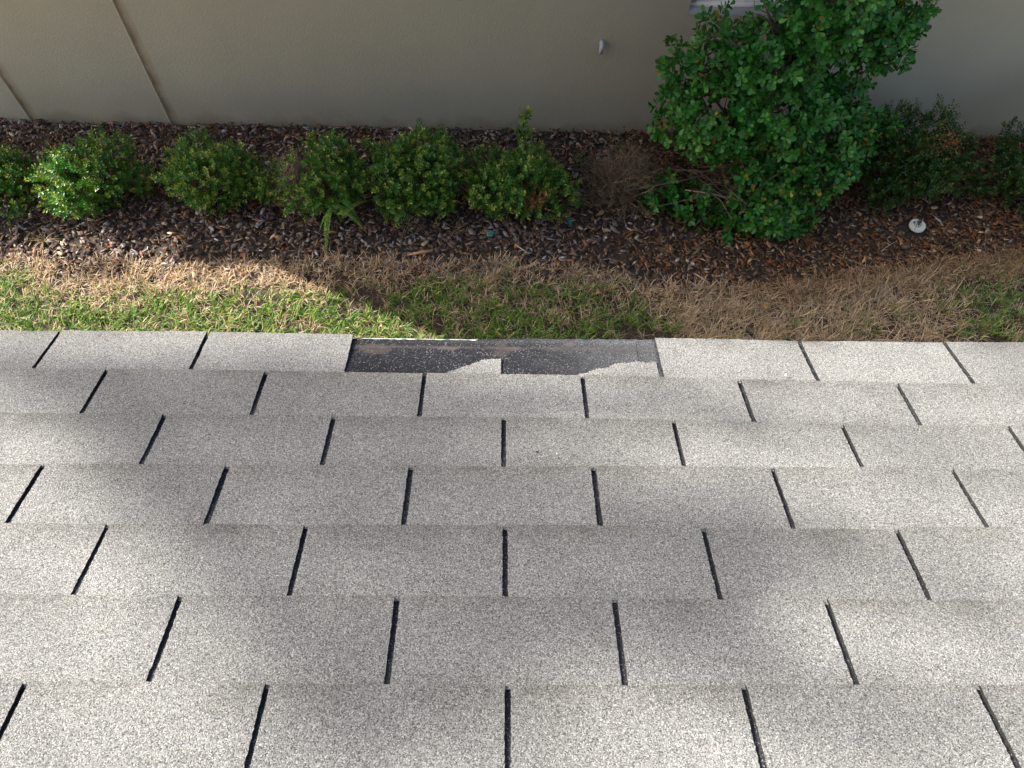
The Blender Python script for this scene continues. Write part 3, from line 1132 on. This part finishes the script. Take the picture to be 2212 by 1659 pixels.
lm = MB()
p6 = np.array([s6.location[0] + .08, s6.location[1] - .23, .33])
leaf_cloud(lm, [p6, p6 + (.03, .01, .02), p6 + (-.02, .0, -.03)], (.03, .03, .03), 170, [(.30, .11, .05), (.22, .09, .05)], .012, .024)
lm.build("dead_leaves", M_SMALL, s6, origin=s6.location)
s7 = [o for o in bpy.data.objects if o.get('label', '').startswith("dark green shrub with red")][0]
lm = MB()
pr = [at(x, y, y=3.66) for x, y in ((1990, 318), (2010, 325), (2030, 318), (2050, 305), (2062, 312), (2000, 335), (2045, 298), (2020, 300))]
leaf_cloud(lm, pr, (.035, .03, .03), 620, [(.30, .12, .03), (.30, .22, .05), (.20, .20, .05), (.34, .08, .04), (.12, .14, .03)], .012, .022)
for q in pr:
    lm.tube([np.array([s7.location[0] + .1, 3.74, .2]), (q + np.array([s7.location[0] + .1, 3.74, .2])) / 2 + (0, 0, .03), q], .002, 4, (.16, .08, .05))
lm.build("red_tips", M_SMALL, s7, origin=s7.location)

# dead bare shrub
dp = at(1345, 380, y=3.66)
ds = empty("dead_shrub", (dp[0], 3.66, 0), "dead leafless brown twiggy shrub left of the large glossy shrub", "shrub")
tm = MB()
twig_mass(tm, dp[0], 3.58, .36, .33, .36, 640, .0014, (.25, .185, .12), bend=.09)
tm.build("twigs", M_TWIG, ds, origin=ds.location)
lm = MB()
pw = [at(1255, 338, y=3.8), at(1262, 350, y=3.76), at(1330, 300, y=3.95), at(1345, 315, y=3.9)]
leaf_cloud(lm, pw, (.03, .03, .03), 190, [(.05, .12, .02), (.10, .15, .03)], .01, .018)
lm.build("foliage", M_SMALL, ds, origin=ds.location)

# ---- large glossy shrub
bl = []


def lobe(px, py, y, r, rz=None, ry=None):
    c = at(px, py, y=y)
    bl.append((tuple(c), (r, ry or min(r, WY - y + .02), rz or r)))


lobe(1800, -60, 3.70, .33, .34)
lobe(1655, 20, 3.60, .09, .12)
lobe(1780, 50, 3.70, .25, .22)
lobe(1880, 30, 3.74, .25, .22)
lobe(1930, 90, 3.76, .15, .13)
lobe(1960, 10, 3.78, .12, .15)
lobe(1545, 50, 3.62, .07, .09)
lobe(1560, 120, 3.66, .17, .15)
lobe(1460, 132, 3.72, .10, .08)
lobe(1680, 120, 3.60, .27, .20)
lobe(1830, 140, 3.72, .17, .12)
lobe(1550, 240, 3.58, .28, .22)
lobe(1690, 235, 3.54, .32, .22)
lobe(1790, 270, 3.56, .25, .17)
lobe(1455, 265, 3.66, .12, .13)
lobe(1880, 275, 3.60, .12, .10)
lobe(1590, 330, 3.50, .24, .14)
lobe(1740, 355, 3.46, .27, .18)
lobe(1820, 340, 3.50, .13, .12)
lobe(1660, 430, 3.38, .26, .15)
lobe(1500, 445, 3.40, .15, .11)
lobe(1425, 415, 3.46, .10, .09)
lobe(1565, 480, 3.34, .14, .10)
lobe(1700, 470, 3.34, .15, .12)
lobe(1620, 500, 3.32, .09, .08)
lobe(1450, 205, 3.72, .09, .10)
bx, by = at(1660, 330, y=3.62)[0], 3.62
bs = empty("glossy_shrub", (bx, by, 0), "large glossy green shrub taller than the window sill, yellow leaves inside", "shrub")
P, D = lobes_points(bl, 2750, .5)
# keep a hollow with bare branches low on the left, and a looser outline
hc = at(1530, 385, y=3.36)
k0 = (P[:, 2] > 1.27) & (P[:, 0] < 1.62) & (rng.random(len(P)) < .72)
k1 = ~k0 & (np.linalg.norm((P - hc) / np.array([.17, .36, .105]), axis=1) > 1)
P, D = P[k1], D[k1]
n = len(P)
tw = unit(D + np.array([0, -.15, .55]) + rng.normal(0, .3, (n, 3)))
K = 8
ph = np.tile(np.arange(K) * 2.39996, n) + np.repeat(rng.uniform(0, 6, n), K)
tt = np.tile(np.linspace(0, 1, K), n)
TW, A, N_ = basis(np.repeat(tw, K, 0), np.repeat(rng.normal(0, 1, (n, 3)), K, 0))
side = A * np.cos(ph)[:, None] + N_ * np.sin(ph)[:, None]
PP = np.repeat(P, K, 0) + TW * (tt * .035)[:, None]
ld = unit(side * (1.25 - .6 * tt)[:, None] + TW * (.35 + .5 * tt)[:, None] + rng.normal(0, .12, PP.shape))
_, la, ln = basis(ld, TW + rng.normal(0, .2, PP.shape))
flip = (ln * TW).sum(1) < 0
la[flip] *= -1
ln[flip] *= -1
L = rng.uniform(.034, .066, n * K) * (1 - .25 * tt)
V = put(T_OBO, PP, ld, la, ln, L, L * .54)
V[..., 1] = np.minimum(V[..., 1], WY - .006)
inner = np.clip(((P - np.array([bx, by, .8])) ** 2).sum(1) ** .5, 0, 1)
new = np.repeat(rng.random(n) < .22, K)
col = np.array([.032, .150, .018]) * rng.uniform(.6, 1.4, n * K)[:, None]
ncol = np.array([.12, .32, .06]) * rng.uniform(.8, 1.25, n * K)[:, None]
wn_ = (new * np.clip(tt * 1.3, 0, 1))[:, None] * .8
col = col * (1 - wn_) + ncol * wn_
yl = rng.random(n * K) < (.010 + .035 * (np.repeat(P[:, 2], K) < .75))
col[yl] = np.array([.42, .26, .03]) * rng.uniform(.6, 1.1, yl.sum())[:, None]
mb = MB()
mb.inst(V, F_OBO, col)
mb.build("foliage", M_LEAF, bs, origin=bs.location)
# branches
tb = MB()
bc = np.array([.16, .12, .075])
tb.tube([(bx, by, -.02), (bx + .01, by, .35), (bx + .05, by + .03, .8), (bx + .07, by + .02, 1.2), (bx + .1, by, 1.5)], [.024, .020, .016, .013, .009], 8, bc)
base_pts = [np.array([bx, by, .05]), np.array([bx, by, .2]), np.array([bx + .03, by + .01, .5]), np.array([bx + .05, by + .02, .85])]
for (c, r) in bl:
    c = np.array(c)
    b0 = min(base_pts, key=lambda q: abs(q[2] - c[2] * .55))
    mid = (b0 + c) / 2 + np.array([0, 0, -.06]) + rng.normal(0, .03, 3)
    tb.tube([b0, (b0 + mid) / 2, mid, (mid + c) / 2 + rng.normal(0, .015, 3), c], [.012, .010, .008, .006, .004], 6, bc * rng.uniform(.7, 1.2))
    for q in range(9):
        tp = c + unit(rng.normal(0, 1, 3)) * np.array(r) * .85
        tp[1] = min(tp[1], WY - .02)
        f = rng.uniform(.4, 1)
        p0 = mid * (1 - f) + c * f
        tb.tube([p0, (p0 + tp) / 2 + rng.normal(0, .02, 3), tp], [.004, .003, .0016], 4, bc * rng.uniform(.8, 1.3), cap=False)
for q in range(34):
    a = np.array([bx, by, .12]) * .55 + hc * .45 + rng.normal(0, 1, 3) * np.array([.10, .06, .04])
    b = hc + rng.normal(0, 1, 3) * np.array([.12, .08, .06]) + unit(rng.normal(0, 1, 3) * np.array([1, .6, .5])) * rng.uniform(.12, .3)
    a[2] = max(a[2], .04)
    b[2] = max(b[2], .04)
    tb.tube([(bx + rng.normal(0, .012), by + rng.normal(0, .012), rng.uniform(.03, .5)), a + rng.normal(0, .05, 3),  (a + b) / 2 + rng.normal(0, .02, 3), b], [.006, .0035, .003, .0016], 4, np.array([.20, .15, .11]) * rng.uniform(.5, 1.3), cap=False)
bA, bB = at(1480, 410, h=.30), at(1590, 432, h=.25)
tb.tube([bA, (bA + bB) / 2 + (0, 0, .01), bB, np.array([bx, by, .12])], [.004, .006, .007, .01], 6, (.30, .23, .16))
tb.build("branches", M_TWIG, bs, origin=bs.location)


# ---- fern
def frond(mb, base, tip, sag, npin, plen, col, tipcol=None):
    base, tip = np.array(base, float), np.array(tip, float)
    t = np.linspace(0, 1, npin)
    pts = base + (tip - base) * t[:, None] + np.array([0, 0, 1]) * (sag * 4 * t * (1 - t))[:, None]
    mb.tube(pts[::3] if npin % 3 == 1 else pts[::2], .0016, 4, np.array(col) * 1.2, cap=False)
    dr = unit(np.gradient(pts, axis=0))
    up = np.array([0, 0, 1.0])
    sd = unit(np.cross(dr, up))
    prof = plen * np.clip(np.sin(np.pi * (t * .86 + .14)) ** .7, .1, 1)
    for s_ in (-1, 1):
        D_ = unit(sd * s_ + dr * .28 + up * rng.normal(0, .12, (npin, 1)))
        _, A_, N2 = basis(D_, np.tile(up, (npin, 1)) + rng.normal(0, .1, (npin, 3)))
        L_ = prof * rng.uniform(.85, 1.1, npin)
        c = np.array(col)[None] * rng.uniform(.75, 1.25, npin)[:, None]
        if tipcol is not None:
            w = np.clip((t - .72) / .2, 0, 1)[:, None]
            c = c * (1 - w) + np.array(tipcol) * w
        mb.inst(put(T_OVAL, pts, D_, A_, N2, L_, np.full(npin, .0085)), F_OVAL, c)


fb = at(716, 462, h=.12)
fe = empty("fern", (fb[0], fb[1], 0), "fern with arching toothed fronds spilling onto the mulch below a small shrub", "fern")
G1, G2 = (.13, .29, .05), (.22, .33, .06)
for (bpx, tpx, h1, sag, npn, pl, c, tc_) in [((714, 450), (705, 551), .04, .05, 40, .022, G2, None), ((722, 445), (793, 503), .05, .06, 40, .030, G1, (.42, .17, .06)),
                                             ((716, 455), (738, 480), .10, .03, 22, .022, G1, None), ((740, 470), (796, 434), .12, .04, 24, .020, G2, None),
                                             ((730, 462), (782, 488), .09, .05, 30, .022, G2, None), ((712, 458), (690, 500), .09, .03, 20, .018, G1, None), ((735, 430), (770, 465), .2, .04, 26, .024, G1, None)]:
    m_ = MB()
    frond(m_, at(*bpx, h=.26), at(*tpx, h=h1), sag, npn, pl, c, tc_)
    m_.build("frond", M_SMALL, fe, origin=fe.location)

# ------------------------------------------------------------------ small things on the ground
# white round cover
cp = at(1982, 487, h=.045)
ce = empty("cleanout_cover", (cp[0], cp[1], .0), "white round plastic cover with a raised rim set in brown mulch", "cover")
cm_ = MB()
R0 = .052


def ringmesh(mb, prof, sides=48, col=(1, 1, 1), cen=(0, 0, 0), tiltm=None):
    ang = np.linspace(0, 2 * np.pi, sides, endpoint=False)
    V = np.array([[r * math.cos(a), r * math.sin(a), z] for r, z in prof for a in ang])
    if tiltm is not None:
        V = V @ tiltm.T
    V = V + np.array(cen)
    F = []
    for i in range(len(prof) - 1):
        for j in range(sides):
            k_ = (j + 1) % sides
            F.append((i * sides + j, i * sides + k_, (i + 1) * sides + k_, (i + 1) * sides + j))
    mb.add(V, F, col)


ringmesh(cm_, [(R0, .032), (R0, .050), (R0 - .002, .054), (R0 - .006, .054), (R0 - .008, .050), (R0 - .020, .050), (R0 - .021, .0515), (R0 - .0235, .0515), (R0 - .0245, .050), (.0001, .050)], cen=cp * [1, 1, 0])
cm_.build("lid", simple_mat("off_white_plastic", (.78, .76, .66), .5, .05, 40), ce, smooth=False, origin=ce.location)
cg = MB()
cg.box(cp[0] - .018, cp[0] + .018, cp[1] - .003, cp[1] + .003, .0505, .0535)
cg.build("grip_bar", simple_mat("off_white_plastic_bar", (.66, .64, .56), .5), ce, origin=ce.location)
sg = empty("shadow_sprig", (cp[0], cp[1], .055), "dark little leafy sprig in place of a twig shadow on the white round cover", "sprig")  # dark sprig modelled where a twig's shadow falls on the lid
m_ = MB()
q0, q1 = at(1975, 497, h=.06), at(1986, 470, h=.10)
m_.tube([q0, (q0 + q1) / 2 + (0, 0, .01), q1], .0012, 4, (.03, .03, .02))
leaf_cloud(m_, [at(1985, 485, h=.068), at(1990, 480, h=.07), at(1981, 480, h=.07), at(1986, 473, h=.08)], (.008, .008, .004), 44, [(.02, .045, .015), (.035, .05, .02)], .010, .018)
m_.build("leafy_twig", M_SMALL, sg, origin=sg.location)


def tuft(mb, c, n, lmin, lmax, w, cols, lean=(.6, 1.4), azr=(0, 6.28)):
    x = c[0] + rng.normal(0, .008, n)
    y = c[1] + rng.normal(0, .008, n)
    cols = np.asarray(cols)
    col = cols[rng.integers(0, len(cols), n)] * rng.uniform(.8, 1.15, n)[:, None]
    blades(mb, x, y, np.full(n, c[2]), rng.uniform(*azr, n), rng.uniform(*lean, n), rng.uniform(lmin, lmax, n), np.full(n, w), col)


for (px, py, lab) in [(1057, 507, "frayed teal plastic marker tuft poking from mulch below the bushy shrubs"), (1231, 481, "frayed teal plastic marker tuft nearer to the dead shrub")]:
    c = at(px, py, h=.035)
    m_ = MB()
    tuft(m_, c, 26, .015, .04, .0022, [(.02, .42, .34), (.03, .30, .26)])
    tag(m_.build("marker_tuft", M_CHIP, origin=c), lab, "marker", "teal plastic marker tufts")

for (px, py, n, l0, l1, lab) in [(95, 520, 26, .05, .15, "straw coloured dry grass clump in mulch at the far left"), (880, 488, 20, .05, .14, "dry straw grass clump right of the fern"),
                                 (985, 497, 9, .06, .16, "few thin straw stalks between the dry clump and the teal tuft"), (1440, 545, 16, .04, .10, "small dry straw clump in mulch near the lawn, under the dead shrub"),
                                 (1745, 520, 60, .03, .08, "orange brown dry clump in litter below the large shrub")]:
    c = at(px, py, h=.03)
    m_ = MB()
    cc = [(.42, .31, .17), (.34, .24, .13)] if n != 60 else [(.36, .17, .07), (.28, .14, .06)]
    tuft(m_, c, n, l0, l1, .003, cc, (.8, 1.5))
    tag(m_.build("dry_grass_clump", M_GRASS, origin=c), lab, "grass clump", "dry grass clumps in the mulch")


# single leaves
def flat_leaf(name, px, py, L, ang, col, lab, wr=.4, h=.05, cat="leaf", group="fallen leaves on the mulch", curl=.1):
    c = at(px, py, h=h)
    m_ = MB()
    T_ = T_OBO.copy()
    T_[:, 0] -= .5
    T_[:, 2] += curl * (T_[:, 0] ** 2) * 2
    D_ = np.array([[math.cos(ang), math.sin(ang), rng.normal(0, .15)]])
    D_, A_, N2 = basis(D_, np.array([[0.1, -.2, 1.0]]))
    m_.inst(put(T_, c[None], D_, A_, N2, np.array([L]), np.array([L * wr * 1.0])), F_OBO, np.array([col]))
    tag(m_.build(name, M_SMALL, origin=c), lab, cat, group)


flat_leaf("fallen_leaf", 1319, 440, .10, 1.05, (.42, .46, .28), "pale green fallen leaf lying at the foot of the dead shrub", .42)
flat_leaf("fallen_leaf", 1294, 463, .08, .6, (.42, .27, .12), "curled tan fallen leaf beside the pale green one", .4, curl=.35)
flat_leaf("fallen_leaf", 1650, 661, .05, -.5, (.60, .36, .04), "bright yellow fallen leaf at the edge of the straw lawn", .55)
flat_leaf("fallen_leaf", 1607, 653, .035, -1.2, (.55, .33, .05), "small yellow fallen leaf left of the bright yellow one", .5)
flat_leaf("fallen_leaf", 610, 487, .08, -1.3, (.45, .40, .22), "pale yellow strip of fern leaf on mulch left of the fern", .25)
flat_leaf("fallen_leaf", 1817, 586, .06, .3, (.26, .12, .06), "broad reddish brown fallen leaf below the large shrub", .5)
flat_leaf("fallen_leaf", 2125, 486, .05, 1.2, (.40, .33, .2), "tan fallen leaf right of the white round cover", .3)
c = at(905, 543, h=.05)
m_ = MB()
bA, bB = at(880, 551, h=.045), at(935, 541, h=.05)
m_.tube([bA, (bA * .5 + bB * .5) + (0, 0, .003), bB], [.004, .011, .008], 7, (.42, .26, .14))
tag(m_.build("wood_chunk", M_CHIP, origin=c), "tan splinter of wood on the lawn's upper edge below the fern", "wood", "pale wood splinters")
for (x0, y0, x1, y1, lab) in [(1112, 528, 1140, 546, "pale wood splinter left of the teal tuft nearer the lawn"), (1500, 590, 1530, 610, "pale wood splinter above the straw lawn under the dead shrub"), (1358, 595, 1364, 612, "short upright pale splinter by the lawn")]:
    bA, bB = at(x0, y0 - 0, h=.05), at(x1, y1, h=.05)
    m_ = MB()
    m_.tube([bA, (bA + bB) / 2, bB], [.003, .005, .003], 6, (.45, .36, .25))
    tag(m_.build("wood_chunk", M_CHIP, origin=(bA + bB) / 2), lab, "wood", "pale wood splinters")
# twiggy stalk with pale withered flower on the dark shrub's right
q0, q1 = at(2005, 300, y=3.9), at(2052, 262, y=3.98)
we = empty("withered_stalk", (q0[0], q0[1], 0), "thin dark stalk with withered whitish flower against the stucco wall", "stalk")
m_ = MB()
m_.tube([np.array([q0[0] - .03, 3.86, .02]), q0, (q0 + q1) / 2 + (0, 0, .01), q1], [.004, .003, .002, .001], 5, (.06, .045, .04))
m_.build("stem", M_TWIG, we, origin=we.location)
m_ = MB()
pf = [at(2022, 270, y=3.9), at(2033, 273, y=3.9), at(2016, 266, y=3.9)]
leaf_cloud(m_, pf, (.006, .006, .004), 12, [(.5, .48, .5), (.3, .28, .3)], .02, .035, wr=.35)
m_.build("flower", M_SMALL, we, origin=we.location)

# ------------------------------------------------------------------ trees that stand beyond the frame towards the sun and dapple the light
def tufts_tree(name, base, clumps, label, needle=(.22, .34), brad=1.0, cnt=70, w=.006, trunk_r=.16, tz=None, col=(.05, .10, .03)):
    e = empty(name, base, label, "tree")
    tb_ = MB()
    base = np.array(base, float)
    top = np.array([base[0], base[1], tz or max(c[0][2] for c in clumps)])
    N_ = 14
    t = np.linspace(0, 1, N_)
    tr = base + (top - base) * t[:, None] + np.stack([.12 * np.sin(t * 5), .10 * np.cos(t * 4) - .1, 0 * t], -1)
    tb_.tube(tr, trunk_r * (1 - .75 * t), 10, (.14, .10, .07))
    nb_ = MB()
    for c, r in clumps:
        c = np.array(c, float)
        i = int(np.argmin(np.abs(tr[:, 2] - (c[2] - .25 * np.linalg.norm((c - top)[:2])))))
        tb_.tube([tr[i], (tr[i] + c) / 2 + (0, 0, -.05), c], [.03 * brad, .02 * brad, .008 * brad], 5, (.14, .10, .07), cap=False)
        n = int(cnt * (r / .3) ** 2)
        D_ = unit(rng.normal(0, 1, (n, 3)))
        P_ = c + D_ * r * rng.random((n, 1)) * .7
        _, A_, M_ = basis(D_)
        L_ = rng.uniform(*needle, n)
        nb_.inst(put(T_OVAL, P_, D_, A_, M_, L_, np.full(n, w)), F_OVAL, np.tile(np.array(col), (n, 1)) * rng.uniform(.7, 1.3, (n, 1)))
    tb_.build("trunk", M_TWIG, e, origin=base)
    nb_.build("crown", M_GRASS, e, origin=base)


DIST = 13.5
smudges = [(590, 808, 900, 880, 1.2), (640, 830, 820, 862, 1.0), (0, 835, 190, 850, .8), (240, 868, 520, 880, .7), (470, 760, 720, 790, .5), (130, 790, 330, 800, .6),
           (890, 905, 1070, 955, 1.0), (560, 950, 700, 985, .6), (1160, 950, 1320, 975, .6), (1360, 845, 1580, 880, .6), (240, 1015, 420, 1045, .7), (500, 1045, 720, 1095, 1.0),
           (1010, 1085, 1270, 1120, .8), (1420, 1085, 1650, 1110, .7), (700, 1150, 1060, 1190, .8), (1110, 1165, 1500, 1215, 1.2), (1560, 1165, 1800, 1195, .7), (400, 1150, 600, 1165, .5),
           (880, 1305, 1190, 1350, 1.1), (1360, 1305, 1680, 1335, .8), (540, 1330, 780, 1360, .5), (620, 1520, 1040, 1600, .7), (1720, 1520, 2050, 1560, .5), (1980, 1290, 2200, 1320, .5), (2000, 940, 2160, 975, .4)]
cl = []
for (xa, ya, xb, yb, w) in smudges:
    m_ = max(3, int(abs(xb - xa) / 48))
    for q in range(m_):
        f = (q + .5) / m_
        u, v = uv_at(xa + (xb - xa) * f + rng.normal(0, 6), ya + (yb - ya) * f + rng.normal(0, 7))
        cl.append((rp(u, v, .01) + SDIR * (DIST + rng.uniform(-.6, .6)), .053 * w * rng.uniform(.8, 1.2)))
mid = np.mean([c for c, r in cl], axis=0)
tufts_tree("pine_tree", (mid[0] - .1, mid[1] + .3, 0), cl, "tall thin pine beyond the house corner, outside the picture, shading the roof softly", needle=(.07, .13), brad=.6, cnt=760, w=.012, tz=mid[2] - .6)
# smaller unseen tree, added to dapple the sun on the bed's left end
cl = []
for q in range(84):
    gx_, gy_, gh = rng.uniform(-4.2, -1.7), rng.uniform(3.06, 4.15), rng.uniform(.0, .55)
    Pq = np.array([gx_, gy_, gh])
    # leave a few sun flecks
    if (abs(gx_ - gh * .1 + 2.7) < .36 and gy_ < 3.60 and gh > .04) or (abs(gx_ + 3.40) < .26 and gy_ < 3.65):
        continue
    cl.append((Pq + SDIR * rng.uniform(6.2, 7.6), rng.uniform(.10, .16)))
cl = [(c, r) for c, r in cl if c[2] > 3.3]
tufts_tree("dapple_tree", (-8.6, 5.1, 0), cl, "small tree added outside the picture, past the stucco house, to dapple the sun", needle=(.06, .10), brad=.25, cnt=240, w=.035, trunk_r=.07, tz=4.2)

# ------------------------------------------------------------------ tiny debris lying on the shingles
def crumb(name, px, py, r, col, lab, cat, n0=.0125, stretch=1.0):
    u, v = uv_at(px, py)
    c = rp(u, v, n0)
    m_ = MB()
    d = unit(rng.normal(0, 1, (14, 3)))
    d = d[np.argsort(d[:, 2])]
    bm_ = __import__("bmesh").new()
    for q in d * r * rng.uniform(.7, 1.1, (14, 1)) * np.array([stretch, 1, .55]):
        bm_.verts.new(q)
    __import__("bmesh").ops.convex_hull(bm_, input=bm_.verts)
    bm_.verts.index_update()
    V_ = [tuple(v_.co) for v_ in bm_.verts]
    F_ = [tuple(v_.index for v_ in f.verts) for f in bm_.faces]
    bm_.free()
    m_.add(np.array(V_) + c, F_, col)
    tag(m_.build(name, M_CHIP, origin=c), lab, cat)


crumb("white_chip", 1697, 813, .0036, (.75, .74, .70), "white paint chip lying on a lap right of the torn tabs", "chip", .013)
crumb("pebble", 1203, 982, .0020, (.55, .50, .45), "tiny pale pebble on the shingle straight below the middle cut", "pebble", .012)
crumb("dark_crumb", 1161, 978, .0022, (.03, .025, .02), "tiny dark crumb of debris on the shingle below the torn tabs", "debris", .012, 1.6)
